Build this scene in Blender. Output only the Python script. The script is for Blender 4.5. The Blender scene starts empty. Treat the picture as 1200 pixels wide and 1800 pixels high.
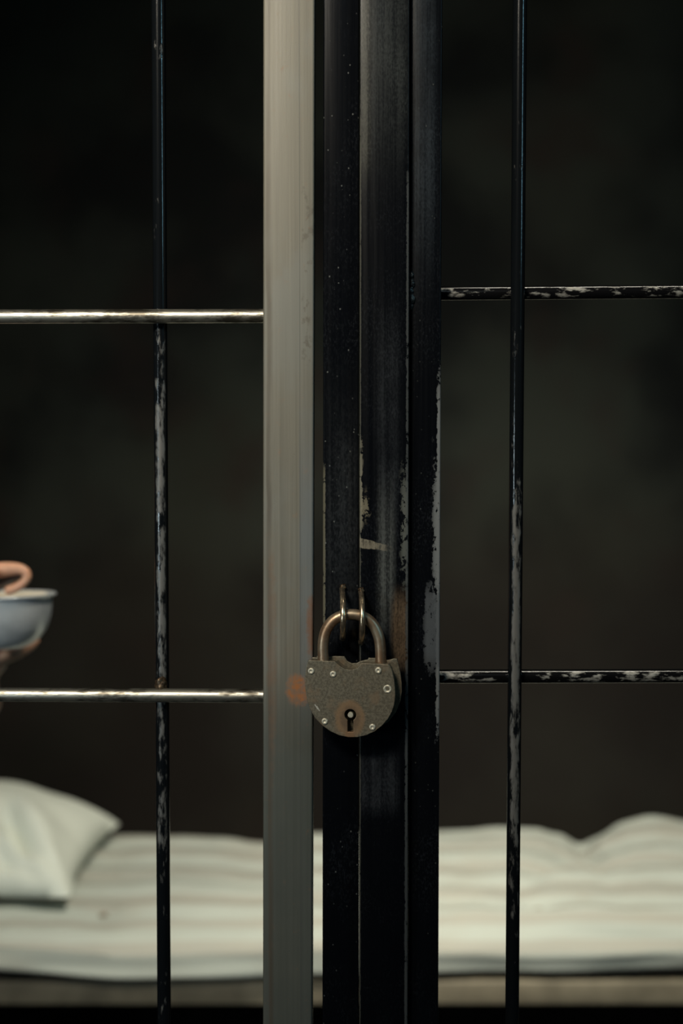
import bpy, bmesh, math, random
from mathutils import Vector, Matrix, noise as mnoise

# ------------------------------------------------------------------ camera, world, lights, exposure
S = bpy.context.scene
COL = S.collection
CAM = Vector((0.0, -1.25, 1.35)); TILT = math.radians(3.6); FPX = 2500.0
cd = bpy.data.cameras.new('camera'); cam = bpy.data.objects.new('camera', cd); COL.objects.link(cam)
cam.location = CAM; cam.rotation_euler = (math.radians(90) - TILT, 0, 0)
cd.sensor_fit = 'VERTICAL'; cd.sensor_height = 36; cd.sensor_width = 24; cd.lens = 50
cd.dof.use_dof = True; cd.dof.focus_distance = 1.222; cd.dof.aperture_fstop = 3.0
cd.clip_start = 0.02
S.camera = cam
S.view_settings.view_transform = 'Standard'
S.view_settings.look = 'None'
S.view_settings.gamma = 1
S.view_settings.exposure = 0.0
S.view_settings.use_curve_mapping = False
W = bpy.data.worlds.new('world'); S.world = W; W.use_nodes = True
W.node_tree.nodes['Background'].inputs['Color'].default_value = (0.5, 0.55, 0.5, 1)
W.node_tree.nodes['Background'].inputs['Strength'].default_value = 0.004

def area(name, loc, target, sx, sy, power, color, spread=180):
    l = bpy.data.lights.new(name, 'AREA'); l.shape = 'RECTANGLE'; l.size = sx; l.size_y = sy
    l.energy = power; l.color = color; l.spread = math.radians(spread)
    o = bpy.data.objects.new(name, l); COL.objects.link(o); o.location = loc
    d = Vector(target) - Vector(loc)
    o.rotation_euler = d.to_track_quat('-Z', 'Y').to_euler()
    return o
KEY = area('corridor_lamp', (-0.75, -1.7, 2.55), (-0.15, 0.0, 1.75), 0.5, 0.3, 6.5, (1.0, 0.92, 0.77), 60)
BEDL = area('cell_lamp', (0.45, 0.16, 2.8), (0.28, 1.40, 0.45), 0.5, 0.3, 14.0, (1.0, 0.94, 0.79), 75)
COOL = area('corridor_window_light', (1.7, -1.3, 2.1), (0.0, 0.0, 1.6), 0.10, 0.7, 5.0, (0.36, 0.78, 1.0))
SHEEN = area('corridor_ceiling_lamp', (0.0, -2.4, 2.75), (0, 0, 1.5), 0.5, 0.3, 1.6, (0.78, 0.93, 1.0))
FILL = area('bowl_fill_light', (-1.45, -1.5, 1.20), (-0.45, 0.5, 1.12), 0.30, 0.30, 1.6, (0.74, 0.92, 1.0), 50)  # fill light added to brighten the bowl, beam kept narrow

# ------------------------------------------------------------------ helpers
def P(px, py, Y):
    """world point on the vertical plane y=Y seen at photo pixel (px,py)"""
    f = Vector((0, math.cos(TILT), -math.sin(TILT))); u = Vector((0, math.sin(TILT), math.cos(TILT)))
    d = f + Vector((1, 0, 0)) * ((px - 600) / FPX) + u * ((900 - py) / FPX)
    return CAM + d * ((Y - CAM.y) / d.y)
def XP(px, Y, py=900): return P(px, py, Y).x
def ZP(py, Y): return P(600, py, Y).z

def empty(name, loc, label, cat, group=None):
    o = bpy.data.objects.new(name, None); COL.objects.link(o); o.location = loc
    o.empty_display_size = 0.05
    o['label'] = label; o['category'] = cat
    if group: o['group'] = group
    return o
def tag(o, label, cat, group=None, kind=None):
    o['label'] = label; o['category'] = cat
    if group: o['group'] = group
    if kind: o['kind'] = kind
    return o
def link(name, me, mat, parent=None, label=None, loc=None):
    """me is in world coordinates; loc = the object's origin"""
    o = bpy.data.objects.new(name, me); COL.objects.link(o)
    base = Vector(parent.location) if parent is not None and parent.parent is None else Vector((0, 0, 0))
    if parent is not None:
        o.parent = parent
        par = parent; base = Vector((0, 0, 0))
        while par is not None:
            base += Vector(par.location); par = par.parent
        me.transform(Matrix.Translation(-base))
    elif loc is not None:
        o.location = loc; me.transform(Matrix.Translation(-Vector(loc)))
    if mat: me.materials.append(mat)
    if label: o['label'] = label
    return o
def bm_mesh(bm, name, smooth=True, angle=40):
    bmesh.ops.recalc_face_normals(bm, faces=bm.faces)
    me = bpy.data.meshes.new(name); bm.to_mesh(me); bm.free()
    if smooth:
        me.polygons.foreach_set('use_smooth', [True] * len(me.polygons))
        try: me.set_sharp_from_angle(angle=math.radians(angle))
        except Exception: pass
    return me
def sheared_box(xa, xb, ya, yb, z0, z1, xa1=None, xb1=None, bev=0.0015, seg=3, name='m', cuts=0):
    """box whose x range may drift from (xa,xb) at z0 to (xa1,xb1) at z1 (a post slightly out of plumb)"""
    xa1 = xa if xa1 is None else xa1; xb1 = xb if xb1 is None else xb1
    bm = bmesh.new()
    v = [bm.verts.new(c) for c in ((xa, ya, z0), (xb, ya, z0), (xb, yb, z0), (xa, yb, z0),
                                   (xa1, ya, z1), (xb1, ya, z1), (xb1, yb, z1), (xa1, yb, z1))]
    for f in ((0, 1, 2, 3), (4, 7, 6, 5), (0, 4, 5, 1), (1, 5, 6, 2), (2, 6, 7, 3), (3, 7, 4, 0)):
        bm.faces.new([v[i] for i in f])
    if bev > 0:
        bmesh.ops.bevel(bm, geom=list(bm.edges), offset=bev, segments=seg, profile=0.5, affect='EDGES')
    return bm_mesh(bm, name)
def tube_bm(bm, pts, rads, seg=20, caps=True, closed=False, sx=1.0, up=None):
    pts = [Vector(p) for p in pts]; n = len(pts)
    if not hasattr(rads, '__len__'): rads = [rads] * n
    rings = []; prev = None
    for i, p in enumerate(pts):
        if closed: t = (pts[(i + 1) % n] - pts[i - 1]).normalized()
        elif i == 0: t = (pts[1] - p).normalized()
        elif i == n - 1: t = (p - pts[-2]).normalized()
        else: t = (pts[i + 1] - pts[i - 1]).normalized()
        if prev is None:
            a = up if up is not None else (Vector((0, 0, 1)) if abs(t.z) < .9 else Vector((1, 0, 0)))
            nrm = (Vector(a) - t * Vector(a).dot(t)).normalized()
        else: nrm = (prev - t * prev.dot(t)).normalized()
        prev = nrm; b = t.cross(nrm)
        rings.append([bm.verts.new(p + (nrm * math.cos(2 * math.pi * k / seg) * sx + b * math.sin(2 * math.pi * k / seg)) * rads[i]) for k in range(seg)])
    m = n if closed else n - 1
    for i in range(m):
        A, B = rings[i], rings[(i + 1) % n]
        for k in range(seg):
            bm.faces.new((A[k], A[(k + 1) % seg], B[(k + 1) % seg], B[k]))
    if caps and not closed:
        bm.faces.new(rings[0][::-1]); bm.faces.new(rings[-1])
def tube(name, pts, rads, seg=20, **k):
    bm = bmesh.new(); tube_bm(bm, pts, rads, seg, **k); return bm_mesh(bm, name)
def lathe_bm(bm, prof, center, seg=64, axis=None):
    c = Vector(center); rings = []
    for r, h in prof:
        if r < 1e-6: rings.append([bm.verts.new((0, 0, h))])
        else: rings.append([bm.verts.new((r * math.cos(2 * math.pi * k / seg), r * math.sin(2 * math.pi * k / seg), h)) for k in range(seg)])
    for A, B in zip(rings[:-1], rings[1:]):
        for k in range(seg):
            k2 = (k + 1) % seg
            if len(A) == 1 and len(B) == 1: continue
            if len(A) == 1: bm.faces.new((A[0], B[k2], B[k]))
            elif len(B) == 1: bm.faces.new((A[k], A[k2], B[0]))
            else: bm.faces.new((A[k], A[k2], B[k2], B[k]))
    M = Matrix.Translation(c)
    if axis is not None: M = M @ axis
    vs = [v for R in rings for v in R]
    bmesh.ops.transform(bm, matrix=M, verts=vs)
def plate(name, loops, y_front, thick, bevel=0.0004, bres=2):
    """closed outlines in (x,z) extruded along y; later loops are holes"""
    cu = bpy.data.curves.new(name, 'CURVE'); cu.dimensions = '2D'; cu.fill_mode = 'BOTH'
    cu.extrude = thick / 2 - bevel; cu.bevel_depth = bevel; cu.bevel_resolution = bres; cu.offset = -bevel
    for lp in loops:
        sp = cu.splines.new('POLY'); sp.points.add(len(lp) - 1)
        for i, (x, z) in enumerate(lp): sp.points[i].co = (x, z, 0, 1)
        sp.use_cyclic_u = True
    o = bpy.data.objects.new('tmp', cu); COL.objects.link(o)
    dg = bpy.context.evaluated_depsgraph_get(); dg.update()
    me = bpy.data.meshes.new_from_object(o.evaluated_get(dg)); me.name = name
    bpy.data.objects.remove(o); bpy.data.curves.remove(cu)
    me.transform(Matrix.Translation((0, y_front + thick / 2, 0)) @ Matrix.Rotation(math.radians(90), 4, 'X'))
    me.materials.clear()
    me.polygons.foreach_set('use_smooth', [False] * len(me.polygons))
    me.update()
    return me
def catmull(pts, n=8, closed=False):
    pts = [Vector(p) for p in pts]; out = []; m = len(pts)
    rng = range(m) if closed else range(m - 1)
    for i in rng:
        if closed: p0, p1, p2, p3 = pts[i - 1], pts[i], pts[(i + 1) % m], pts[(i + 2) % m]
        else: p0, p1, p2, p3 = pts[max(i - 1, 0)], pts[i], pts[i + 1], pts[min(i + 2, m - 1)]
        for k in range(n):
            t = k / n
            out.append(0.5 * ((2 * p1) + (-p0 + p2) * t + (2 * p0 - 5 * p1 + 4 * p2 - p3) * t * t + (-p0 + 3 * p1 - 3 * p2 + p3) * t ** 3))
    if not closed: out.append(pts[-1])
    return out

# ------------------------------------------------------------------ node helper
class NT:
    def __init__(s, name):
        s.m = bpy.data.materials.new(name); s.m.use_nodes = True; s.t = s.m.node_tree; s.t.nodes.clear()
        s.out = s.t.nodes.new('ShaderNodeOutputMaterial'); s.b = s.t.nodes.new('ShaderNodeBsdfPrincipled')
        s.t.links.new(s.b.outputs[0], s.out.inputs[0])
        tc = s.t.nodes.new('ShaderNodeTexCoord'); s.obj = tc.outputs['Object']; s.uv = tc.outputs['UV']; s.nrm = tc.outputs['Normal']
        sp = s.t.nodes.new('ShaderNodeSeparateXYZ'); s.t.links.new(s.obj, sp.inputs[0])
        s.X, s.Y, s.Z = sp.outputs
    def put(s, node, key, v):
        i = node.inputs[key]
        if isinstance(v, bpy.types.NodeSocket): s.t.links.new(v, i)
        elif isinstance(v, (tuple, list)) and len(v) == 3 and i.type == 'RGBA': i.default_value = (*v, 1)
        else: i.default_value = v
    def set(s, key, v): s.put(s.b, key, v)
    def math(s, op, a, b=0.0, c=None, clamp=False):
        n = s.t.nodes.new('ShaderNodeMath'); n.operation = op; n.use_clamp = clamp
        s.put(n, 0, a); s.put(n, 1, b)
        if c is not None: s.put(n, 2, c)
        return n.outputs[0]
    def mul(s, a, b): return s.math('MULTIPLY', a, b)
    def add(s, a, b, clamp=False): return s.math('ADD', a, b, clamp=clamp)
    def vscale(s, v, sc, off=(0, 0, 0)):
        n = s.t.nodes.new('ShaderNodeMapping'); s.put(n, 0, v); n.inputs['Scale'].default_value = sc; n.inputs['Location'].default_value = off
        return n.outputs[0]
    def noise(s, scale, vec=None, stretch=(1, 1, 1), detail=4, rough=.55, dist=0, off=(0, 0, 0)):
        n = s.t.nodes.new('ShaderNodeTexNoise'); s.put(n, 'Vector', s.vscale(vec or s.obj, stretch, off))
        n.inputs['Scale'].default_value = scale; n.inputs['Detail'].default_value = detail
        n.inputs['Roughness'].default_value = rough; n.inputs['Distortion'].default_value = dist
        return n.outputs['Fac']
    def voro(s, scale, stretch=(1, 1, 1), rnd=1.0):
        n = s.t.nodes.new('ShaderNodeTexVoronoi'); s.put(n, 'Vector', s.vscale(s.obj, stretch)); n.inputs['Scale'].default_value = scale
        n.inputs['Randomness'].default_value = rnd
        return n.outputs['Distance']
    def ramp(s, v, a, b, c=0.0, d=1.0, smooth=True):
        n = s.t.nodes.new('ShaderNodeMapRange'); n.interpolation_type = 'SMOOTHSTEP' if smooth else 'LINEAR'
        s.put(n, 0, v); s.put(n, 1, a); s.put(n, 2, b); s.put(n, 3, c); s.put(n, 4, d)
        return n.outputs[0]
    def mix(s, f, a, b):
        n = s.t.nodes.new('ShaderNodeMix'); n.data_type = 'RGBA'
        s.put(n, 0, f); s.put(n, 6, a if not isinstance(a, tuple) else a); s.put(n, 7, b)
        return n.outputs[2]
    def mixf(s, f, a, b):
        n = s.t.nodes.new('ShaderNodeMix'); s.put(n, 0, f); s.put(n, 2, a); s.put(n, 3, b)
        return n.outputs[0]
    def bump(s, h, strength=.3, dist=.001, prev=None):
        n = s.t.nodes.new('ShaderNodeBump'); s.put(n, 'Height', h); n.inputs['Strength'].default_value = strength; n.inputs['Distance'].default_value = dist
        if prev is not None: s.put(n, 'Normal', prev)
        s.set('Normal', n.outputs[0]); return n.outputs[0]
    def box(s, x0, x1, z0, z1, fx=.002, fz=.01):
        a = s.ramp(s.X, x0 - fx, x0 + fx); b = s.ramp(s.X, x1 - fx, x1 + fx, 1, 0)
        c = s.ramp(s.Z, z0 - fz, z0 + fz); d = s.ramp(s.Z, z1 - fz, z1 + fz, 1, 0)
        return s.mul(s.mul(a, b), s.mul(c, d))
    def pbox(s, px0, px1, py0, py1, Y, ox=0.0, fx=3, fz=20):
        """wear patch: photo-pixel rectangle on plane y=Y, in the coordinates of an object at x=ox"""
        ym = (py0 + py1) / 2
        return s.box(XP(px0, Y, ym) - ox, XP(px1, Y, ym) - ox, ZP(py1, Y), ZP(py0, Y), fx * .0005, fz * .0005)
    def pblob(s, px, py, rx, ry, Y, ox=0.0, oz=0.0):
        p = P(px, py, Y); sx = 1 / (rx * .0005); sz = 1 / (ry * .0005)
        dx = s.mul(s.add(s.X, -(p.x - ox)), sx); dz = s.mul(s.add(s.Z, -(p.z - oz)), sz)
        return s.ramp(s.add(s.mul(dx, dx), s.mul(dz, dz)), 0, 1, 1, 0)

FACE_L = -0.0225       # front of bare stile
FACE_A = -0.018        # black post
FACE_B = -0.026        # black gate stile
FACE_C = -0.016        # black inner frame
OXL = XP(506, FACE_L); OXA = XP(600, FACE_A); OXR = XP(747, FACE_B)

# ------------------------------------------------------------------ materials
def mat_bare_steel():
    n = NT('bare_mill_steel')
    st = n.noise(60, stretch=(6, 1, .06), detail=5); fine = n.noise(900, stretch=(1.5, 1, .25), detail=3)
    cl = n.noise(14, stretch=(1, 1, .6), detail=5)
    c = n.mix(st, (.095, .089, .070), (.205, .190, .150))
    gr = n.noise(260, stretch=(3, 1, .04), detail=4)
    c = n.mix(n.ramp(gr, .45, .7, 0, .4), c, (.12, .11, .09))
    c = n.mix(n.ramp(cl, .42, .62, 0, .45), c, (.165, .172, .158))
    # bluish mill scale towards the right edge, lower down
    blue = n.mul(n.pbox(527, 556, 760, 1900, FACE_L, OXL, 2, 90), n.ramp(cl, .3, .6, .5, 1))
    c = n.mix(n.mul(blue, .6), c, (.135, .155, .168))
    low = n.ramp(n.Z, ZP(1300, 0), ZP(1120, 0), 1, 0)  # darker lower part: light fall-off down the stile, put into the colour
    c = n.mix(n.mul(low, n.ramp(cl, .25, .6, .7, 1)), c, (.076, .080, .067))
    # dark drawn line beside the left edge and a thin one on the right
    wob = n.mul(n.add(n.noise(12, detail=3), -.5), .004)
    xw = n.add(n.X, wob)
    dl = n.mul(n.ramp(xw, -.0188, -.0172), n.ramp(xw, -.0160, -.0125, 1, 0))
    c = n.mix(n.mul(dl, n.ramp(n.noise(25, stretch=(1, 1, .3)), .3, .6, .35, .85)), c, (.075, .062, .045))
    tl = n.mul(n.ramp(n.X, .0098, .0102), n.ramp(n.X, .0106, .0112, 1, 0))
    c = n.mix(n.mul(tl, .45), c, (.06, .06, .055))
    # herringbone smudges, upper right
    sm = n.mul(n.pbox(530, 552, 320, 640, FACE_L, OXL, 2, 30), n.ramp(n.noise(150, stretch=(1, 1, .8), detail=3), .52, .66))
    c = n.mix(n.mul(sm, .8), c, (.10, .09, .07))
    # rust
    r1 = n.ramp(n.add(n.pblob(524, 1214, 30, 38, FACE_L, OXL), n.mul(n.add(n.noise(90, detail=6, rough=.7), -.5), 2.2)), .15, 1.1)
    r2 = n.ramp(n.add(n.pblob(548, 1105, 16, 85, FACE_L, OXL), n.mul(n.add(n.noise(120, detail=5), -.5), 1.6)), .3, 1.1)
    r3 = n.ramp(n.add(n.pblob(478, 1160, 14, 330, FACE_L, OXL), n.mul(n.add(n.noise(80, detail=5), -.5), 1.6)), .45, 1.3)
    c = n.mix(n.mul(r3, .5), c, (.16, .09, .05))
    c = n.mix(n.mul(r2, .8), c, (.17, .08, .04))
    c = n.mix(n.mul(r1, n.ramp(n.noise(220, detail=5), .3, .7, .35, .95)), c, (.30, .11, .03))
    pits = n.ramp(n.voro(420), .03, .16, 1, 0)
    pitm = n.mul(pits, n.ramp(n.noise(30), .5, .62))
    c = n.mix(n.mul(pitm, .5), c, (.07, .06, .05))
    rust = n.math('MAXIMUM', r1, n.mul(r2, .7))
    n.set('Base Color', c); n.set('Metallic', n.mixf(rust, .12, .0))
    n.set('Roughness', n.mixf(rust, n.ramp(st, .3, .7, .48, .58), .85))
    h = n.add(n.mul(st, .6), n.mul(fine, .4)); n.bump(h, .12, .0008)
    return n.m
def mat_bar(name, ox, chip=0.0, dark=(.004, .004, .0045)):
    """chip 0 = scuffed bare bars, 1 = black paint with bare patches"""
    n = NT(name)
    a = n.noise(170, stretch=(.4, 1, 1), detail=6, rough=.6); b = n.noise(35, stretch=(.5, 1, 1.6), detail=4, off=(3, 1, 2))
    m = n.ramp(n.add(n.mul(a, .6), n.mul(b, .4)), 
        .52, .60) if chip else n.ramp(n.add(n.mul(a, .5), n.mul(b, .5)), .40, .56)
    if chip:
        sn = n.t.nodes.new('ShaderNodeSeparateXYZ'); n.t.links.new(n.nrm, sn.inputs[0])
        m = n.mul(m, n.ramp(n.add(n.mul(sn.outputs[1], -1), n.mul(n.add(a, -.5), .9)), .70, .95))
    paint = dark if chip else (.13, .115, .09)
    steel = (.34, .325, .29) if chip else (.62, .59, .50)
    c = n.mix(m, paint, steel)
    n.set('Base Color', c)
    if chip: n.set('Metallic', n.mixf(m, 0, .5)); n.set('Roughness', n.mixf(m, .16, .45)); n.set('Specular IOR Level', .35)
    else: n.set('Metallic', .95); n.set('Roughness', n.mixf(m, .42, .36))
    n.bump(n.add(n.mul(a, .5), n.mul(m, .5)), .35, .0006)
    return n.m
def mat_vertical(name, ox, Y, py_bare):
    """vertical bars: dark glossy above, rubbed grey below"""
    n = NT(name)
    a = n.noise(200, stretch=(1, 1, .3), detail=6, rough=.65); b = n.noise(50, stretch=(1.4, 1, .3), detail=4, off=(3, 1, 2))
    k = n.add(n.mul(a, .6), n.mul(b, .4))
    edge = n.ramp(n.Z, ZP(py_bare + 150, Y), ZP(py_bare - 150, Y), .47, .60)
    edge = n.add(edge, n.ramp(n.Z, ZP(1750, Y), ZP(1420, Y), .16, 0))  # rub fades out near the bottom: weaker light there, put into the colour
    sn = n.t.nodes.new('ShaderNodeSeparateXYZ'); n.t.links.new(n.nrm, sn.inputs[0])
    frt = n.ramp(n.add(n.mul(sn.outputs[1], -1), n.mul(n.add(a, -.5), .9)), .70, .98)     # rubbed only where hands reach, the front
    m = n.mul(n.ramp(n.math('SUBTRACT', k, edge), -.03, .09), frt)
    c = n.mix(m, (.004, .005, .006), (.125, .121, .112))
    n.set('Base Color', c); n.set('Metallic', n.mixf(m, 0, .3)); n.set('Roughness', n.mixf(m, .13, .5))
    n.set('Specular IOR Level', .4)
    n.bump(n.add(n.mul(a, .5), n.mul(m, .5)), .3, .0006)
    return n.m
def mat_black(name, kind):
    n = NT(name)
    st = n.noise(70, stretch=(4, 1, .05), detail=6, rough=.6); cl = n.noise(18, stretch=(1, 1, .7), detail=6, rough=.65)
    fine = n.noise(700, stretch=(1, 1, .5), detail=3); ed = n.noise(210, stretch=(1, 1, .7), detail=5, rough=.7)
    specks = n.mul(n.ramp(n.voro(170, stretch=(1, 1, .8)), .05, .15, 1, 0), n.ramp(n.noise(60), .47, .56))
    c = (.0022, .0027, .0038)
    c = n.mix(n.mul(n.ramp(fine, .45, .75), n.ramp(cl, .40, .70)), c, (.011, .0125, .015))
    rough = n.ramp(st, .3, .7, .22, .36)
    def chips_glints(px0, px1, py0, py1, Y, ox, col, amt, fx=4, fz=30, gain=1.7, thr=.62):
        nonlocal c, rough
        m = n.pbox(px0, px1, py0, py1, Y, ox, fx, fz)
        k = n.mul(m, n.ramp(n.add(n.mul(m, .42), n.mul(n.add(ed, -.5), gain)), thr - .42, thr - .34))
        c = n.mix(n.mul(k, amt), c, col); rough = n.mixf(n.mul(k, amt), rough, .6)
    def haze(px0, px1, py0, py1, Y, ox, col, amt, fx=8, fz=60):
        nonlocal c, rough
        m = n.pbox(px0, px1, py0, py1, Y, ox, fx, fz)
        k = n.mul(n.mul(m, n.ramp(n.add(n.mul(st, .5), n.mul(fine, .5)), .36, .62, .25, 1)), n.ramp(cl, .30, .60, .35, 1))
        c = n.mix(n.mul(k, amt), c, col)
    if kind == 'A':
        Y = FACE_A; ox = OXA
        chips_glints(567, 572, 820, 1120, Y, ox, (.13, .12, .085), .8, 1.2)
        haze(575, 628, 700, 1100, Y, ox, (.035, .038, .04), .5, 14, 100)
        c = n.mix(n.mul(specks, .8), c, (.11, .115, .11))
    elif kind == 'B':
        Y = FACE_B; ox = OXR
        haze(634, 716, -40, 230, Y, ox, (.034, .038, .037), .75, 8, 140)  # greyish lamp reflection at the stile top, painted into the base colour
        haze(633, 650, -40, 290, Y, ox, (.085, .082, .065), .45, 5, 60)  # warmer streak of that reflection by the left edge, also painted
        haze(664, 692, 870, 1090, Y, ox, (.085, .09, .085), .8, 7, 70)
        haze(690, 718, 1050, 1170, Y, ox, (.15, .10, .06), .75, 8, 30)
        haze(664, 700, 600, 900, Y, ox, (.03, .033, .037), .7, 10, 120)
        haze(636, 700, 1330, 1420, Y, ox, (.04, .043, .048), .7, 8, 25)
        chips_glints(628, 637, 770, 965, Y, ox, (.19, .175, .13), .9, 4, 70, 1.5, .62)
        chips_glints(626, 650, 875, 905, Y, ox, (.20, .175, .12), .8, 7, 26, 2.0, .62)
        chips_glints(629, 634, 200, 1900, Y, ox, (.085, .085, .07), .6, 1.0, 100, 1.6, .55)  # thin line where the bevel catches light, painted as broken marks
        chips_glints(704, 722, 830, 1020, Y, ox, (.11, .115, .10), .75, 6, 60, 2.6, .66)
        chips_glints(712, 722, 300, 1900, Y, ox, (.07, .075, .075), .6, 2.0, 40)
        # long pale scratch, slightly sloping
        p0 = P(634, 954, Y)
        zz = n.add(n.Z, n.mul(n.X, .2)); z0 = p0.z + (p0.x - ox) * .2
        hgt = n.add(n.ramp(n.X, p0.x - ox, p0.x - ox + .03, .0044, .0018, smooth=False), n.mul(n.add(n.noise(130, detail=4), -.5), .003))
        dz = n.math('ABSOLUTE', n.add(zz, -z0))
        s1 = n.mul(n.ramp(n.add(n.mul(st, .4), n.mul(ed, .6)), .38, .55, .1, 1), n.mul(n.mul(n.ramp(n.math('SUBTRACT', hgt, dz), -.0003, .0006), n.ramp(n.X, p0.x - ox - .003, p0.x - ox - .002)), n.ramp(n.X, p0.x - ox + .012, p0.x - ox + .030, 1, 0)))
        c = n.mix(n.mul(s1, .8), c, (.20, .175, .13))
    else:
        Y = FACE_C; ox = OXR
        chips_glints(760, 779, 820, 1070, Y, ox, (.14, .145, .145), .95, 5, 90, 2.2, .62)
        chips_glints(766, 779, 660, 1290, Y, ox, (.15, .155, .155), .95, 3, 70, 1.4)
        chips_glints(745, 776, 1030, 1180, Y, ox, (.075, .08, .085), .8, 6, 30, 1.6)
        chips_glints(773, 780, 140, 1900, Y, ox, (.085, .10, .10), .75, 1.5, 60, 1.2)
        haze(724, 766, -40, 420, Y, ox, (.022, .028, .034), .7, 8, 140)  # bluish reflection on the upper frame, painted into the base colour
        c = n.mix(n.mul(specks, .5), c, (.07, .075, .07))
    n.set('Base Color', c); n.set('Roughness', rough); n.set('Metallic', .0); n.set('Specular IOR Level', .04 if kind == 'A' else .09)
    n.bump(n.add(n.mul(st, .5), n.mul(cl, .5)), .15, .0008)
    return n.m
def mat_lock(name, plate_marks=False, o=(0, 0)):
    n = NT(name)
    a = n.noise(520, detail=6, rough=.75); b = n.noise(70, detail=5); f = n.noise(1500, detail=2)
    c = n.mix(n.ramp(a, .38, .62), (.095, .081, .056), (.175, .152, .108))
    c = n.mix(n.ramp(b, .5, .68, 0, .6), c, (.20, .14, .085))
    met = .5; rg = n.ramp(f, .3, .7, .36, .52)
    if plate_marks:
        ox, oz = o
        ring = n.add(n.pblob(615, 1262, 34, 44, -.05, ox, oz), n.mul(n.add(a, -.5), .7))
        r = n.ramp(ring, .25, .65)
        inner = n.ramp(ring, .75, 1.0)
        c = n.mix(n.mul(r, .7), c, (.26, .155, .08))
        c = n.mix(n.mul(inner, .6), c, (.09, .06, .04))
        foot = n.ramp(n.add(n.pblob(615, 1290, 12, 14, -.05, ox, oz), n.mul(n.add(a, -.5), .6)), .3, .8)
        c = n.mix(n.mul(foot, .7), c, (.22, .12, .06))
        for qx, qy in ((555.5, 1243), (559, 1246)):      # two small nicks
            p = P(qx, qy, -.05)
            u = n.add(n.add(n.X, -(p.x - ox)), n.mul(n.add(n.Z, -(p.z - oz)), .55))
            k = n.mul(n.ramp(n.math('ABSOLUTE', u), .00025, .0006, 1, 0), n.ramp(n.math('ABSOLUTE', n.add(n.Z, -(p.z - oz))), .0018, .0024, 1, 0))
            c = n.mix(n.mul(k, .9), c, (.5, .47, .4))
        scr = n.ramp(n.noise(500, stretch=(.25, 1, 1.5), detail=2), .66, .72)
        c = n.mix(n.mul(scr, .25), c, (.25, .225, .18))
    n.set('Base Color', c); n.set('Metallic', met); n.set('Roughness', rg)
    n.bump(n.add(n.mul(a, .6), n.mul(f, .4)), .18, .0004)
    return n.m
def mat_shackle():
    n = NT('worn_shackle_steel')
    a = n.noise(300, detail=5); b = n.noise(45, detail=4)
    c = n.mix(n.ramp(b, .35, .65), (.30, .185, .11), (.40, .33, .24))
    c = n.mix(n.ramp(a, .5, .7, 0, .5), c, (.48, .35, .23))
    n.set('Base Color', c); n.set('Metallic', .85); n.set('Roughness', .42)
    n.bump(a, .2, .0004); return n.m
def simple(name, col, rough=.5, metal=0, nscale=80, var=.25, bump=.1, dist=.001, spec=.5, sss=0):
    n = NT(name); a = n.noise(nscale, detail=5)
    c = n.mix(n.ramp(a, .35, .65), tuple(x * (1 - var) for x in col), tuple(x * (1 + var) for x in col))
    n.set('Base Color', c); n.set('Roughness', rough); n.set('Metallic', metal); n.set('Specular IOR Level', spec)
    if sss: n.set('Subsurface Weight', sss); n.b.inputs['Subsurface Radius'].default_value = (.008, .003, .0015); n.b.inputs['Subsurface Scale'].default_value = 1
    n.bump(a, bump, dist); return n.m
def mat_wall(name, hi=(.042, .0455, .035), lo=(.013, .0135, .012)):
    n = NT(name)
    a = n.noise(1.7, detail=5, rough=.5, off=(1.3, 0, .4)); b = n.noise(2.4, detail=3, off=(5, 3, 2)); d = n.noise(30, detail=6)
    c = n.mix(n.ramp(a, .38, .62), lo, hi)
    c = n.mix(n.ramp(b, .52, .72, 0, .7), c, (.038, .026, .021))
    low_brown = n.ramp(n.add(n.Z, n.mul(n.add(n.noise(1.6, detail=4, off=(7, 1, 3)), -.5), 1.1)), -.75, -.25, 1, 0)   # browner low on the wall
    c = n.mix(n.mul(low_brown, .7), c, (.022, .017, .0135))
    n.set('Base Color', c); n.set('Roughness', .85); n.set('Specular IOR Level', .2); n.bump(d, .3, .004)
    return n.m
def mat_ticking():
    n = NT('striped_ticking')
    sp = n.t.nodes.new('ShaderNodeSeparateXYZ'); n.t.links.new(n.uv, sp.inputs[0])
    v = sp.outputs[1]
    w = n.mul(n.add(n.noise(3, detail=2), -.5), .012)
    ph = n.mul(n.add(v, w), 2 * math.pi / .062)
    s_ = n.math('SINE', ph)
    s2 = n.math('SINE', n.mul(ph, 3))
    m = n.ramp(n.add(s_, n.mul(s2, .25)), .15, .75)
    cl = n.noise(7, detail=4)
    c = n.mix(m, (.445, .475, .425), (.395, .39, .34))
    c = n.mix(n.ramp(cl, .5, .7, 0, .35), c, (.42, .40, .335))
    n.set('Base Color', c); n.set('Roughness', .92); n.set('Specular IOR Level', .15)
    n.bump(n.noise(260, detail=3), .3, .001)
    return n.m

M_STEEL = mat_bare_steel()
M_HBAR_L = mat_bar('scuffed_steel_bar', 0, 0); M_HBAR_R = mat_bar('chipped_black_bar', 0, 1)
M_VBAR_L = mat_vertical('rubbed_bar_left', 0, 0.012, 620); M_VBAR_R = mat_vertical('rubbed_bar_right', 0, 0, 840)
M_A = mat_black('black_paint_post', 'A'); M_B = mat_black('black_paint_stile', 'B'); M_C = mat_black('black_paint_frame', 'C')
M_RAIL = simple('dark_steel_rail', (.03, .03, .03), .4, .2)
M_WELD = simple('weld_bead', (.09, .06, .035), .35, .7, 400, .5, .6, .001)
M_WELDK = simple('weld_bead_painted', (.014, .018, .02), .2, 0, 400, .5, .8, .001)
M_STAPLE = simple('rubbed_staple_steel', (.66, .52, .36), .27, .95, 300, .3, .2, .0005)
M_SHACKLE = mat_shackle()
M_RIVET = simple('rivet_steel', (.50, .46, .36), .45, .55, 600, .2, .15, .0003)
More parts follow.
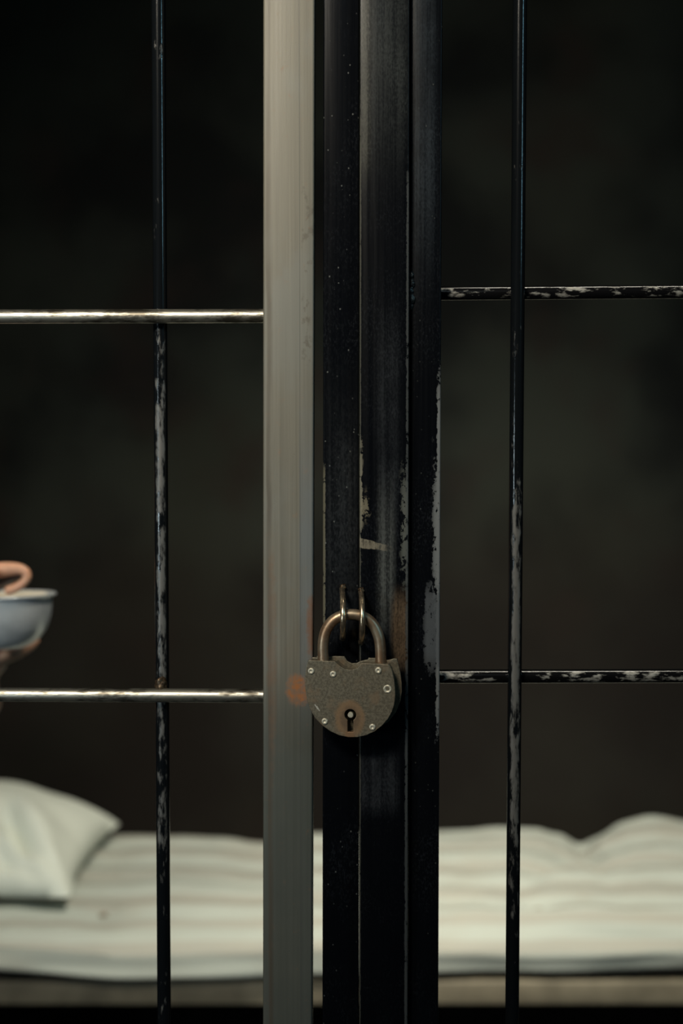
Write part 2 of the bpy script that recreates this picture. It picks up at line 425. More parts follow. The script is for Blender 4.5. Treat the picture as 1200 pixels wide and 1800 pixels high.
M_DARKHOLE = simple('lock_inside', (.01, .009, .008), .6)
M_WALL = mat_wall('dark_plaster'); M_WALLS = mat_wall('dark_plaster_side', (.04, .04, .034), (.02, .02, .02))
M_FLOOR = simple('dark_concrete', (.012, .012, .011), .9, 0, 12, .4, .3, .003, .2)
M_CEIL = simple('ceiling_plaster', (.03, .03, .028), .9, 0, 9, .2, .2, .003, .2)
M_TICK = mat_ticking()
M_PILLOW = simple('pillow_cotton', (.70, .735, .655), .9, 0, 7, .05, .2, .002, .15)
M_BEDRAIL = simple('bed_rail_paint', (.20, .175, .125), .6, 0, 14, .18, .2, .001, .3)
M_UNDER = simple('bed_slat_dark', (.035, .033, .028), .7)
M_ALU = simple('dull_aluminium', (.60, .63, .65), .34, .5, 40, .08, .1, .001)
M_PORRIDGE = simple('pale_porridge', (.72, .64, .50), .6, 0, 120, .08, .6, .002)
M_SKIN = simple('skin', (.56, .29, .18), .5, 0, 50, .1, .15, .001, .4, .15)
M_SPOON = simple('spoon_steel', (.16, .16, .165), .25, 1, 50, .05, .02)
M_SHIRT = simple('dark_grey_cotton', (.035, .036, .04), .95, 0, 90, .2, .3, .002, .1)
M_TROUS = simple('dark_trouser_cloth', (.025, .026, .032), .95, 0, 90, .2, .3, .002, .1)
M_HAIR = simple('dark_hair', (.012, .009, .007), .6, 0, 200, .4, .6, .004)
M_SHOE = simple('black_shoe', (.01, .01, .01), .5)
M_EYEW = simple('eye_white', (.42, .38, .34), .5); M_IRIS = simple('iris', (.05, .03, .015), .1)
M_LIP = simple('lip', (.35, .13, .10), .5)

# ------------------------------------------------------------------ the setting
def struct(name, x0, x1, y0, y1, z0, z1, mat):
    me = sheared_box(x0, x1, y0, y1, z0, z1, bev=0, name=name); o = link(name, me, mat, loc=((x0 + x1) / 2, (y0 + y1) / 2, (z0 + z1) / 2)); o['kind'] = 'structure'; return o
struct('floor', -2.6, 2.6, -3.2, 2.75, -.1, 0, M_FLOOR)
struct('ceiling', -2.6, 2.6, -3.2, 2.75, 2.9, 3.0, M_CEIL)
struct('wall_back', -2.6, 2.6, 2.75, 2.85, 0, 2.9, M_WALL)
struct('wall_left', -1.7, -1.6, .05, 2.75, 0, 2.9, M_WALLS)
struct('wall_right', 1.6, 1.7, .05, 2.75, 0, 2.9, M_WALLS)

# ------------------------------------------------------------------ left barred panel
ZB, ZT = .06, 2.62
def lerpx(pt, pb, Y, z):
    a = P(pt, 0, Y); b = P(pb, 1800, Y)
    return a.x + (b.x - a.x) * (a.z - z) / (a.z - b.z)
LP = empty('barred_partition', (OXL, 0, 0), 'barred steel cell partition with bare grey stile, left of the padlock', 'partition')
me = sheared_box(lerpx(462.5, 462, FACE_L, 0), lerpx(553, 548.5, FACE_L, 0), FACE_L, .0225, 0, 2.68,
                 lerpx(462.5, 462, FACE_L, 2.68), lerpx(553, 548.5, FACE_L, 2.68), bev=.0022, seg=4)
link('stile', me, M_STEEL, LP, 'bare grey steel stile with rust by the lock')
XL0 = -1.35
RB = .0062
def hbar(parent, pya, pyb, pxa, pxb, Y, xa, xb, mat, base_off=0.0, r=RB, label=None):
    a = P(pxa, pya, Y); b = P(pxb, pyb, Y); k = (b.z - a.z) / (b.x - a.x)
    n = 40; pts = [(xa + (xb - xa) * i / n, Y, a.z + k * (xa + (xb - xa) * i / n - a.x) + base_off) for i in range(n + 1)]
    return link('cross_bar', tube('cross_bar', pts, r, 24, up=(0, 0, 1)), mat, parent, label)
YH_L = 0.0; YV_L = .0115
xs = XP(470, 0)
for off in (.333 * 2, .333, None, -.333, -.666):
    if off is None:
        hbar(LP, 556.5, 555.5, 0, 460, YH_L, XL0, xs, M_HBAR_L, 0, label='bare scuffed upper cross bar')
    else:
        hbar(LP, 556.5, 555.5, 0, 460, YH_L, XL0, xs, M_HBAR_L, off) if off != -.333 else \
            hbar(LP, 1221, 1223, 0, 460, YH_L, XL0, xs, M_HBAR_L, 0, label='bare scuffed lower cross bar')
def vbar(parent, xt, xb, Y, mat, r=RB):
    n = 60; pts = []
    for i in range(n + 1):
        z = ZB + (ZT - ZB) * i / n
        pts.append((xb + (xt - xb) * (z - ZB) / (ZT - ZB), Y, z))
    return link('upright_bar', tube('upright_bar', pts, r, 24, up=(0, -1, 0)), mat, parent)
vb0 = lerpx(278.5, 288.5, YV_L, ZB), lerpx(278.5, 288.5, YV_L, ZT)
vbar(LP, vb0[1], vb0[0], YV_L, M_VBAR_L)
for k in range(1, 8):
    x = vb0[0] - .166 * k
    if x > XL0 + .03: vbar(LP, x, x, YV_L, M_VBAR_L)
link('frame_rail', sheared_box(XL0, OXL - .0235, -.02, .02, .02, .06), M_RAIL, LP)
link('frame_rail', sheared_box(XL0, OXL - .0235, -.02, .02, 2.62, 2.66), M_RAIL, LP)
link('frame_post', sheared_box(XL0 - .04, XL0, -.02, .02, 0, 2.68), M_RAIL, LP)
def weld(parent, c, r, mat, seed, flat=(1, 1, 1), lumps=5):
    rng = random.Random(seed); bm = bmesh.new()
    bmesh.ops.create_icosphere(bm, subdivisions=3, radius=1)
    for v in bm.verts:
        d = mnoise.noise(v.co * 1.8 + Vector((seed, 0, 0))) * .45
        v.co = Vector((v.co.x * flat[0], v.co.y * flat[1], v.co.z * flat[2])) * (r * (1 + d)) + Vector(c)
    return link('weld_bead', bm_mesh(bm, 'weld_bead', angle=80), mat, parent)
p = P(281, 548, -.001); weld(LP, (p.x - .0035, .003, p.z - .0015), .005, M_WELDK, 1, (1, 1, .8)); weld(LP, (p.x + .005, .003, p.z - .001), .005, M_WELDK, 2, (1.1, 1, .8))
p = P(281, 1203, -.001); weld(LP, (p.x, .003, p.z - .001), .0055, M_WELD, 3, (1.1, .9, 1.2))

# ------------------------------------------------------------------ black post A
GP = empty('gate_post', (OXA, 0, 0), 'narrow black painted steel post between bare grey stile and gate', 'post')
link('post_tube', sheared_box(lerpx(568.5, 566.5, FACE_A, 0), lerpx(630.5, 630.3, FACE_A, 0), FACE_A, .022, 0, 2.68,
                 lerpx(568.5, 566.5, FACE_A, 2.68), lerpx(630.5, 630.3, FACE_A, 2.68), bev=.0012, seg=3), M_A, GP)
# ------------------------------------------------------------------ right gate
RG = empty('barred_gate', (OXR, 0, 0), 'black painted barred steel gate with chipped edges, right of the padlock', 'gate')
link('stile', sheared_box(lerpx(632.2, 631.5, FACE_B, 0), lerpx(719.5, 716, FACE_B, 0), FACE_B, .020, .015, 2.66,
                 lerpx(632.2, 631.5, FACE_B, 2.66), lerpx(719.5, 716, FACE_B, 2.66), bev=.0010, seg=3), M_B, RG, 'wide black stile with scratches and grey rubs')
link('frame_edge', sheared_box(lerpx(720.5, 717.5, FACE_C, 0), lerpx(777.5, 770, FACE_C, 0), FACE_C, .020, .015, 2.66,
                 lerpx(720.5, 717.5, FACE_C, 2.66), lerpx(777.5, 770, FACE_C, 2.66), bev=.0014, seg=3), M_C, RG, 'black inner frame with paint chipped along its right edge')
XR1 = 1.35; YV_R = 0.0; YH_R = .0115
xs2 = lerpx(773, 769, .0115, 1.3)
hbar(RG, 516, 513, 780, 1200, YH_R, xs2 - .003, XR1, M_HBAR_R, 0, label='black upper cross bar with chipped paint')
hbar(RG, 1189, 1188, 780, 1200, YH_R, xs2 - .003, XR1, M_HBAR_R, 0, label='black lower cross bar with chipped paint')
for off in (.337, .674, -.674):
    hbar(RG, 516, 513, 780, 1200, YH_R, xs2 - .003, XR1, M_HBAR_R, off)
vb1 = lerpx(913.5, 899.5, YV_R, ZB), lerpx(913.5, 899.5, YV_R, ZT)
vbar(RG, vb1[1], vb1[0], YV_R, M_VBAR_R)
for k in range(1, 8):
    x = vb1[0] + .166 * k
    if x < XR1 - .03: vbar(RG, x, x, YV_R, M_VBAR_R)
link('frame_rail', sheared_box(XP(775, 0), XR1, -.015, .02, .02, .06), M_RAIL, RG)
link('frame_rail', sheared_box(XP(775, 0), XR1, -.015, .02, 2.62, 2.66), M_RAIL, RG)
link('frame_post', sheared_box(XR1, XR1 + .04, -.02, .02, 0, 2.68), M_RAIL, RG)
for i, (qx, qy, rr) in enumerate(((722.5, 484, 4), (723, 497, 5), (722.5, 511, 4.5), (723, 525, 5.5), (722, 538, 4))):
    p = P(qx, qy, FACE_C); weld(RG, (p.x, FACE_C, p.z), rr * .00066, M_WELDK, 10 + i, (.8, .8, 1.4))

# lock eyes: welded loops standing out of the two black members
def staple(parent, px, py0, py1, face, yout, bow):
    p0 = P(px, py0, -.04); p1 = P(px, py1, -.04); zc = (p0.z + p1.z) / 2; h = (p0.z - p1.z) / 2
    pts = []
    for i in range(25):
        a = math.pi * (i / 24)
        pts.append((p0.x + bow * math.sin(a), face + .004 + (yout - face - .004) * math.sin(a) ** .8, zc + h * math.cos(a)))
    o = link('staple', tube('staple', pts, .0024, 14, up=(1, 0, 0), sx=1.0), M_STAPLE, parent, 'rubbed bright steel lock eye')
    return o
staple(GP, 601, 1040, 1128, FACE_A, -.0545, .0008)
staple(RG, 634.5, 1044, 1134, FACE_B, -.0545, .0008)
for par, q in ((GP, (602.5, 1031)), (RG, (634.5, 1037))):
    p = P(q[0], q[1], FACE_B if par is RG else FACE_A); weld(par, (p.x, (FACE_B if par is RG else FACE_A) - .001, p.z), .0035, M_STAPLE if 0 else M_WELD, 21, (.75, .9, .7))

# ------------------------------------------------------------------ padlock
YF = -.0530; LO = P(615, 1230, YF)
YAW = math.radians(-9); LROT = Matrix.Translation(LO) @ Matrix.Rotation(YAW, 4, 'Z') @ Matrix.Translation(-LO)
PL = empty('padlock', (LO.x, LO.y, LO.z), 'old worn steel padlock with riveted round face hanging on gate eyes', 'padlock')
M_LOCK = mat_lock('padlock_plate', True, (LO.x, LO.z)); M_LOCKB = mat_lock('padlock_body')
def lz(u, v):      # zoomed crop coordinates (5x, origin 500,1000)
    p = P(500 + u / 5, 1000 + v / 5, YF); return (p.x, p.z)
outl = [(200, 812), (300, 813), (440, 816), (462, 838), (490, 860), (530, 880), (572, 887), (612, 882), (642, 866), (660, 845), (676, 825), (800, 827), (915, 831),
        (932, 850), (950, 895), (964, 960), (972, 1030), (975, 1100), (966, 1180), (945, 1245), (910, 1308), (860, 1368), (795, 1420), (720, 1458), (640, 1478),
        (560, 1481), (480, 1467), (400, 1434), (330, 1388), (262, 1322), (218, 1245), (190, 1160), (175, 1070), (172, 985), (178, 900), (190, 850)]
key = []
for i in range(28):
    a = math.radians(-62 + (304) * i / 27)     # from lower right around to lower left
    key.append((577 + 51 * math.cos(a), 1284 - 51 * math.sin(a)))
key += [(552, 1336), (553, 1432), (604, 1432), (604, 1332)]
def done(o):
    o.data.transform(Matrix.Translation(LO)); o.data.transform(LROT); o.data.transform(Matrix.Translation(-LO)); return o
front = plate('face_plate', [[lz(*q) for q in outl], [lz(*q) for q in key]], YF, .0022, .0005)
done(link('face_plate', front, M_LOCK, PL, 'round face plate with keyhole'))
cx, cz = lz(575, 1120)
def scaled(pts, s, dx=0, dz=0): return [((x - cx) * s + cx + dx, (z - cz) * s + cz + dz) for x, z in [lz(*q) for q in pts]]
# case with a real keyway recess behind the keyhole
done(link('case', plate('case', [scaled(outl, .965), [lz(577 + (u - 577) * 1.45, 1350 + (v - 1350) * 1.12) for u, v in key]], YF + .0022, .0125, .0004), M_LOCKB, PL))
back_out = [(215, 805), (255, 805), (255, 795), (285, 795), (285, 803), (420, 790), (505, 790), (530, 830), (572, 850), (620, 845), (650, 828), (715, 812), (722, 797), (785, 797), (790, 812), (900, 812),
            (950, 797), (975, 797), (990, 850), (1008, 930), (1018, 1010), (1020, 1090), (1005, 1180), (965, 1275), (900, 1360), (795, 1425), (720, 1458), (640, 1470),
            (560, 1471), (480, 1460), (400, 1430), (330, 1380), (270, 1315), (225, 1240), (205, 1160), (195, 1070), (192, 985), (195, 900)]
bp = plate('back_plate', [scaled(back_out, 1.0, -.0005, -.0006)], YF + .0147, .0022, .0005)
done(link('back_plate', bp, M_LOCKB, PL))
bm = bmesh.new(); RX = Matrix.Rotation(math.radians(90), 4, 'X')
x, z = lz(577, 1288); lathe_bm(bm, [(0, .0), (.0021, .0), (.0025, -.0004), (.0025, -.012), (0, -.012)], (x, YF + .0012, z), 24, RX)
done(link('key_pin', bm_mesh(bm, 'key_pin'), M_RIVET, PL))
for (u, v) in ((228, 907), (424, 928), (825, 885), (350, 1347), (773, 1383)):
    bm = bmesh.new(); x, z = lz(u, v)
    lathe_bm(bm, [(0, .0006), (.0007, .0007), (.0010, .0011), (.0021, .0012), (.0027, .0008), (.0029, .0001), (.0029, -.0006), (0, -.0006)], (x, YF, z), 24, RX)
    done(link('rivet', bm_mesh(bm, 'rivet', angle=60), M_RIVET, PL))
bm = bmesh.new(); x, z = lz(906, 1046)
lathe_bm(bm, [(0, -.0010), (.0012, -.0004), (.0020, .0004), (.0029, .0007), (.0036, .0003), (.0038, -.0004)], (x, YF, z), 24, RX)
done(link('dimple', bm_mesh(bm, 'dimple', angle=60), M_RIVET, PL))
YS = YF + .0095
cxs, top = 619.5, 1081
p_ = lambda px, py: P(px, py, YS)
sh = [p_(568, 1200), p_(568, 1160), p_(568, 1130), p_(573, 1108), p_(585, 1091), p_(602, 1082), p_(620, 1080), p_(638, 1084), p_(654, 1096), p_(664, 1115), p_(668, 1135), p_(669, 1165), p_(669, 1205)]
sh = catmull(sh, 6)
o = link('shackle', tube('shackle', sh, .0047, 24, up=(0, -1, 0)), M_SHACKLE, PL)
tip = P(600, 1160, YS)
for v_ in o.data.vertices: pass

# ------------------------------------------------------------------ bed
BX0, BX1, BY0, BY1 = -1.35, .95, 1.25, 1.87
BED = empty('bed', ((BX0 + BX1) / 2, (BY0 + BY1) / 2, 0), 'low steel bed frame standing in the dark cell behind the bars', 'bed')
for y0 in (BY0, BY1 - .03):
    link('side_rail', sheared_box(BX0, BX1, y0, y0 + .03, .303, .346, bev=.004), M_BEDRAIL, BED)
for x0 in (BX0, BX1 - .03):
    link('end_rail', sheared_box(x0, x0 + .03, BY0 + .03, BY1 - .03, .303, .346, bev=.004), M_BEDRAIL, BED)
for x0 in (BX0, BX1 - .04):
    for y0 in (BY0, BY1 - .04):
        link('leg', sheared_box(x0, x0 + .04, y0, y0 + .04, 0, .305, bev=.003), M_UNDER, BED)
for i in range(14):
    x = BX0 + .1 + i * (BX1 - BX0 - .26) / 13
    link('slat', sheared_box(x, x + .07, BY0 + .028, BY1 - .01, .3465, .3628, bev=.002), M_UNDER, BED)

def gauss(d, s): return math.exp(-d * d / (2 * s * s))
TUFTS = [(P(945, 1600, 1.36), ), (P(182, 1648, 1.33), )]
def interp(x, tab):
    if x <= tab[0][0]: return tab[0][1]
    for (a, b), (c, d) in zip(tab[:-1], tab[1:]):
        if x <= c:
            t = (x - a) / (c - a); t = t * t * (3 - 2 * t); return b + (d - b) * t
    return tab[-1][1]
SIL = [(-200, 1476), (205, 1476), (300, 1475), (380, 1479), (465, 1487), (500, 1478), (560, 1470), (700, 1470), (830, 1472), (890, 1466), (950, 1467), (990, 1476), (1030, 1489), (1065, 1473), (1110, 1460), (1160, 1456), (1230, 1459), (1500, 1470)]
def crest(X):   # wanted height of the far edge of the mattress
    px = 600 + X * FPX / (1.78 - CAM.y); return ZP(interp(px, SIL), 1.78)
def make_mattress():
    bm = bmesh.new(); uvl = bm.loops.layers.uv.new('UVMap')
    n = 280; x0, x1 = BX0 + .02, BX1 - .02; y0, y1 = BY0 - .022, BY1 - .02; zb = .3635; th = .085
    prof = []    # (y, z01) around: start at bottom back, go under, up front, over top
    def arc(cy, cz, a0, a1, r, k):
        return [(cy + r * math.cos(math.radians(a0 + (a1 - a0) * i / k)), cz + r * math.sin(math.radians(a0 + (a1 - a0) * i / k))) for i in range(k + 1)]
    r = .035
    prof = [(y1 - r - (y1 - y0 - 2 * r) * i / 10, 0) for i in range(10)] + arc(y0 + .010, .010, 270, 180, .010, 8)[:-1] + arc(y0 + .070, th - .070, 180, 90, .070, 16)[:-1] + \
        [(y0 + .070 + (y1 - y0 - .070 - r) * i / 46, th) for i in range(46)] + arc(y1 - r, th - r, 90, 0, r, 8)[:-1] + arc(y1 - r, r, 0, -90, r, 8)[:-1]
    m = len(prof); lens = [0]
    for i in range(m): a = prof[i]; b = prof[(i + 1) % m]; lens.append(lens[-1] + math.hypot(a[0] - b[0], a[1] - b[1]))
    rows = []
    for i in range(n + 1):
        x = x0 + (x1 - x0) * i / n
        endf = min(1, math.sqrt(max(0, 1 - (1 - min((x - x0), (x1 - x)) / .05) ** 2))) if min(x - x0, x1 - x) < .05 else 1
        row = []
        for (y, z) in prof:
            f = z / th
            t = (y - y0) / (y1 - y0)
            cr = crest(x) - (zb + th)
            hz = cr * gauss(max(0, .94 - t), .35) * f
            # rolling lumps lengthwise and across
            hz += f * (.006 * math.sin(y * 58 + 1.3 * math.sin(x * 3.1)) + .0075 * mnoise.noise(Vector((x * 5, y * 13, 1))) + .004 * mnoise.noise(Vector((x * 14, y * 30, 5))))
            # the deep fold at the right, running from the back towards the front left
            fx = .525 - (1.78 - y) * .55
            hz -= f * .016 * gauss(x - fx, .028) * min(1, max(0, (t - .1) * 2.2))
            hz += f * .014 * gauss(x - fx - .13, .08) * min(1, max(0, t))
            for (tp,) in TUFTS:
                hz -= f * .014 * gauss(math.hypot(x - tp.x, y - tp.y), .022)
            dy = .006 * mnoise.noise(Vector((x * 6, z * 40, 9))) * (1 if t < .1 else 0) + .004 * math.sin(f * 9 + x * 2) * (1 if t < .08 else 0)
            ov = -.030 * min(1, max(0, (-x - .05) / .35)) + .016 * min(1, max(0, (x + .0) / .3))
            dy += ov * max(0, 1 - t * 6)
            low = 0
            if z < th * .5 and t < .25:
                low = .022 * gauss(x + .66, .16) + .010 * gauss(x - .78, .16) - .001 * mnoise.noise(Vector((x * 9, 0, 0)))
                low = max(0, low)
            zz = zb + z * endf ** .5 * 1.0 + hz * endf + low
            row.append(bm.verts.new((x, y + dy, max(zz, zb - .0005))))
        rows.append(row)
    for i in range(n):
        for k in range(m):
            k2 = (k + 1) % m
            f = bm.faces.new((rows[i][k], rows[i + 1][k], rows[i + 1][k2], rows[i][k2]))
            for lp, (ii, kk) in zip(f.loops, ((i, k), (i + 1, k), (i + 1, k + 1), (i, k + 1))):
                lp[uvl].uv = (x0 + (x1 - x0) * ii / n, lens[kk])
    bm.faces.new(rows[0]); bm.faces.new(rows[-1][::-1])
    return bm_mesh(bm, 'mattress', angle=70)
MAT = empty('mattress', ((BX0 + BX1) / 2, (BY0 + BY1) / 2, .3635), 'thin rumpled cream mattress with faint stripes lying on the bed frame', 'mattress')
link('mattress_cover', make_mattress(), M_TICK, MAT)
for (tp,) in TUFTS:
    bm = bmesh.new(); lathe_bm(bm, [(0, .003), (.006, .0025), (.009, 0), (0, 0)], (tp.x, tp.y, .440), 20)
    link('tuft', bm_mesh(bm, 'tuft'), simple('tuft_thread', (.22, .17, .12), .9), MAT)

# ------------------------------------------------------------------ pillow
def make_pillow():
    bm = bmesh.new(); n = 60; tops = {}; bots = {}
    L, Wd, T = .33, .240, .150
    for i in range(n + 1):
        for j in range(n + 1):
            u = -1 + 2 * i / n; v = -1 + 2 * j / n
            px = L * u * (1 - .07 * (1 - v * v) * abs(u) ** 3 * 0 - .09 * (1 - u * u) * 0) * (1 - .06 * (1 - v * v))
            py = Wd * v * (1 - .08 * (1 - u * u))
            t = T * max(0, (1 - u ** 4) * (1 - v ** 4)) ** .5 * (.62 + .38 * (1 - u * u) * (1 - v * v)) 
            edge = max(0, (1 - u ** 4) * (1 - v ** 4)) ** .5
            w = .010 * mnoise.noise(Vector((u * 2.6, v * 2.6, 3))) * edge
            # folds fanning from the near right corner
            ang = math.atan2(v + 1.0, 1.0 - u); rr = math.hypot(v + 1, 1 - u)
            w += edge * .016 * math.sin(ang * 11 + .8) * gauss(rr - .55, .42)
            w -= edge * .044 * gauss((u - .36) + (v + .3) * .45, .05) * gauss(v + .55, .35)
            w -= edge * .040 * gauss((u - .62) + (v + .5) * .35, .045) * gauss(v + .6, .3)
            tops[i, j] = bm.verts.new((px, py, .02 + t + w))
            bots[i, j] = tops[i, j] if i in (0, n) or j in (0, n) else bm.verts.new((px, py, .02 - .02 * edge + .002 * w))
    for i in range(n):
        for j in range(n):
            bm.faces.new((tops[i, j], tops[i + 1, j], tops[i + 1, j + 1], tops[i, j + 1]))
            q = (bots[i, j], bots[i, j + 1], bots[i + 1, j + 1], bots[i + 1, j])
            bm.faces.new(q)
    bmesh.ops.transform(bm, matrix=Matrix.Translation((-.818, 1.555, .462)) @ Matrix.Rotation(math.radians(-2), 4, 'Z'), verts=bm.verts)
    return bm_mesh(bm, 'pillow', angle=80)
o = link('pillow', make_pillow(), M_PILLOW, loc=(-.818, 1.555, .462))
tag(o, 'plump white pillow on the left end of the cream mattress', 'pillow')

# ------------------------------------------------------------------ bowl, porridge, spoon
BY = .50; BC = P(-6, 1138, BY); RIM = P(-6, 1045, BY); PXM = (BY - CAM.y) / FPX
H = RIM.z - BC.z; R = 105 * PXM
bm = bmesh.new()
outer = [(0, 0), (.40, .0), (.52, .02), (.68, .12), (.82, .30), (.90, .53), (.935, .78), (.94, .93), (1.0, .955), (1.012, .985), (1.0, 1.0), (.975, 1.0)]
inner = [(.915, .93), (.905, .80), (.865, .53), (.78, .32), (.64, .15), (.46, .06), (0, .04)]
pts = [(r * R, h * H) for r, h in outer + inner]
sm = catmull([(a, 0, b) for a, b in pts], 3); prof = [(max(q.x, 0), q.z) for q in sm]; prof[0] = (0, 0); prof[-1] = (0, .04 * H)
lathe_bm(bm, prof, BC, 72)
BT = Matrix.Translation(BC) @ Matrix.Rotation(math.radians(-1.2), 4, 'Y') @ Matrix.Rotation(math.radians(-3), 4, 'X') @ Matrix.Translation(-BC)
bmesh.ops.transform(bm, matrix=BT, verts=bm.verts)
o = link('bowl', bm_mesh(bm, 'bowl', angle=80), M_ALU, loc=BC)
tag(o, 'dull aluminium bowl held up in a hand beyond the left bars', 'bowl')
bm = bmesh.new(); lathe_bm(bm, [(0, .985 * H), (.3 * R, .99 * H), (.6 * R, .985 * H), (.86 * R, .978 * H), (.898 * R, .94 * H), (.85 * R, .62 * H), (0, .60 * H)], BC, 48)
for v in bm.verts: v.co.z += .0018 * mnoise.noise(v.co * 60) if v.co.z > BC.z + .8 * H else 0
bmesh.ops.transform(bm, matrix=BT, verts=bm.verts)
o = link('porridge', bm_mesh(bm, 'porridge', angle=80), M_PORRIDGE, loc=(BC.x, BC.y, BC.z + .6 * H))
tag(o, 'pale porridge filling the aluminium bowl', 'food')
YSP = .45
sp0 = P(37, 1008, YSP); sp1 = P(-18, 1044, YSP + .02); sp2 = P(-40, 1052, YSP + .035)
SP = empty('spoon', sp1, 'steel spoon gripped by fingers over the aluminium bowl', 'spoon')
pp = catmull([sp0, sp0.lerp(sp1, .33), sp0.lerp(sp1, .66), sp1, sp2], 6)
rr = [.0048] * 3 + [.0044 - .0018 * i / len(pp) for i in range(len(pp) - 3)]
bm = bmesh.new(); tube_bm(bm, pp, rr, 14, sx=.45, up=(0.3, .9, .3)); link('handle', bm_mesh(bm, 'handle'), M_SPOON, SP)
bm = bmesh.new(); lathe_bm(bm, [(0, -.006), (.010, -.004), (.016, 0), (.0165, .0008), (.0105, -.0028), (0, -.0048)], (0, 0, 0), 28)
bmesh.ops.transform(bm, matrix=Matrix.Translation(sp2 + Vector((-.014, .006, -.004))) @ Matrix.Rotation(.3, 4, 'Y') @ Matrix.Diagonal((1.35, .95, 1, 1)), verts=bm.verts)
link('spoon_bowl', bm_mesh(bm, 'spoon_bowl'), M_SPOON, SP)

# ------------------------------------------------------------------ person (mostly beyond the left of the frame)
def skin(name, verts, edges, rad, sub=2, smooth=True, root=0):
    me = bpy.data.meshes.new(name); me.from_pydata([tuple(v) for v in verts], edges, [])
    o = bpy.data.objects.new(name, me); COL.objects.link(o)
    sm_ = o.modifiers.new('skin', 'SKIN'); sm_.use_smooth_shade = True; sm_.branch_smoothing = .3
    if not me.skin_vertices: me.attributes  # layer is made by the modifier
    lay = me.skin_vertices[0].data
    for i, r in enumerate(rad): lay[i].radius = r if isinstance(r, tuple) else (r, r); lay[i].use_root = (i == root)
    s_ = o.modifiers.new('sub', 'SUBSURF'); s_.levels = sub; s_.render_levels = sub
    dg = bpy.context.evaluated_depsgraph_get(); dg.update()
    out = bpy.data.meshes.new_from_object(o.evaluated_get(dg)); out.name = name
    bpy.data.objects.remove(o)
    return out
class Sk:
    def __init__(s): s.v = []; s.e = []; s.r = []
    def add(s, co, r, parent=None):
        s.v.append(Vector(co)); s.r.append(r); i = len(s.v) - 1
        if parent is not None: s.e.append((parent, i))
        return i
    def chain(s, start, items):
        ids = []
        for co, r in items: start = s.add(co, r, start); ids.append(start)
        return ids
    def mesh(s, name, sub=2): return skin(name, s.v, s.e, s.r, sub)
def Q(px, py, Y): return P(px, py, Y)
PXS = PXM
HIP = Vector((-.93, 1.20, .62)); CH = Vector((-.90, 1.11, .87)); SHC = Vector((-.88, 1.05, 1.02)); NK = Vector((-.86, 1.02, 1.10)); HD = Vector((-.84, .98, 1.22)); TOP = Vector((-.835, .985, 1.30))
SL = Vector((-.72, 1.02, 1.00)); SR = Vector((-1.05, 1.07, 1.00))         # their left (towards picture right) / right shoulder
EL = Vector((-.62, .80, .83)); ER = Vector((-.92, .80, .86))
b = Sk()
pel = b.add(HIP, (.15, .11)); ab = b.add(HIP.lerp(CH, .5), (.13, .10), pel); ch = b.add(CH, (.15, .11), ab); sc = b.add(SHC, (.10, .08), ch)
nk = b.add(NK, .052, sc); jaw = b.add(HD + Vector((.0, -.012, -.045)), (.062, .070), nk); hd = b.add(HD + Vector((0, 0, .015)), (.078, .092), jaw); tp = b.add(TOP, (.055, .065), hd)
b.add(HD + Vector((.025, -.098, -.015)), (.013, .012), hd)    # nose
b.add(HD + Vector((.078, .01, -.012)), (.010, .022), hd); b.add(HD + Vector((-.078, .01, -.012)), (.010, .022), hd)   # ears
# left arm and the hand beneath the bowl
wl = Q(-26, 1208, .53)
la = b.chain(sc, [(SL, .058), (SL.lerp(EL, .5), .046), (EL, .040), (EL.lerp(wl, .35), .039), (EL.lerp(wl, .7), .031), (Q(-18, 1236, .56), .0225), (Q(-38, 1200, .56), .020)])
pl = b.add(Q(-22, 1166, .55), (.036, .012), la[-1])
def finger(root, items): return b.chain(root, items)
finger(pl, [(Q(8, 1156, .56), .0092), (Q(34, 1147, .567), .0080), (Q(54, 1135, .573), .0070), (Q(66, 1120, .576), .0058)])
finger(pl, [(Q(4, 1158, .585), .0092), (Q(30, 1148, .595), .0084), (Q(50, 1138, .60), .0076), (Q(58, 1122, .60), .0062)])
finger(pl, [(Q(-6, 1158, .54), .0088), (Q(12, 1152, .545), .0078), (Q(28, 1146, .55), .0070), (Q(40, 1138, .555), .0058)])
finger(pl, [(Q(-18, 1158, .52), .0084), (Q(-4, 1154, .515), .0076), (Q(9, 1151, .514), .0068), (Q(20, 1146, .514), .0056)])
finger(pl, [(Q(-48, 1160, .54), .0115), (Q(-76, 1146, .53), .0100), (Q(-96, 1124, .52), .0085)])
# right arm and the hand with the spoon
wr = Q(-150, 1035, .50)
ra = b.chain(sc, [(SR, .058), (SR.lerp(ER, .5), .046), (ER, .040), (ER.lerp(wr, .35), .039), (ER.lerp(wr, .7), .031), (wr, (.026, .020))])
pr = b.add(Q(-95, 1012, .475), (.034, .015), ra[-1])
YI = .445
finger(pr, [(Q(-45, 1012, YI), .0120), (Q(-12, 1004, YI), .0108), (Q(14, 1000, YI), .0092), (Q(33, 999, YI), .0074), (Q(46, 1004, YI), .0068), (Q(49, 1014, YI), .0062), (Q(42, 1025, YI), .0062), (Q(27, 1034, YI), .0062), (Q(8, 1040, YI), .0062)])
finger(pr, [(Q(-55, 1028, YI + .02), .0095), (Q(-28, 1030, YI + .035), .0085), (Q(-18, 1044, YI + .035), .0075), (Q(-28, 1056, YI + .03), .0065)])
finger(pr, [(Q(-62, 1044, YI + .03), .0095), (Q(-40, 1052, YI + .045), .0085), (Q(-36, 1064, YI + .04), .0075), (Q(-48, 1070, YI + .03), .0065)])
finger(pr, [(Q(-72, 1056, YI + .04), .0085), (Q(-56, 1068, YI + .05), .0075), (Q(-58, 1078, YI + .045), .0065), (Q(-70, 1082, YI + .035), .0055)])
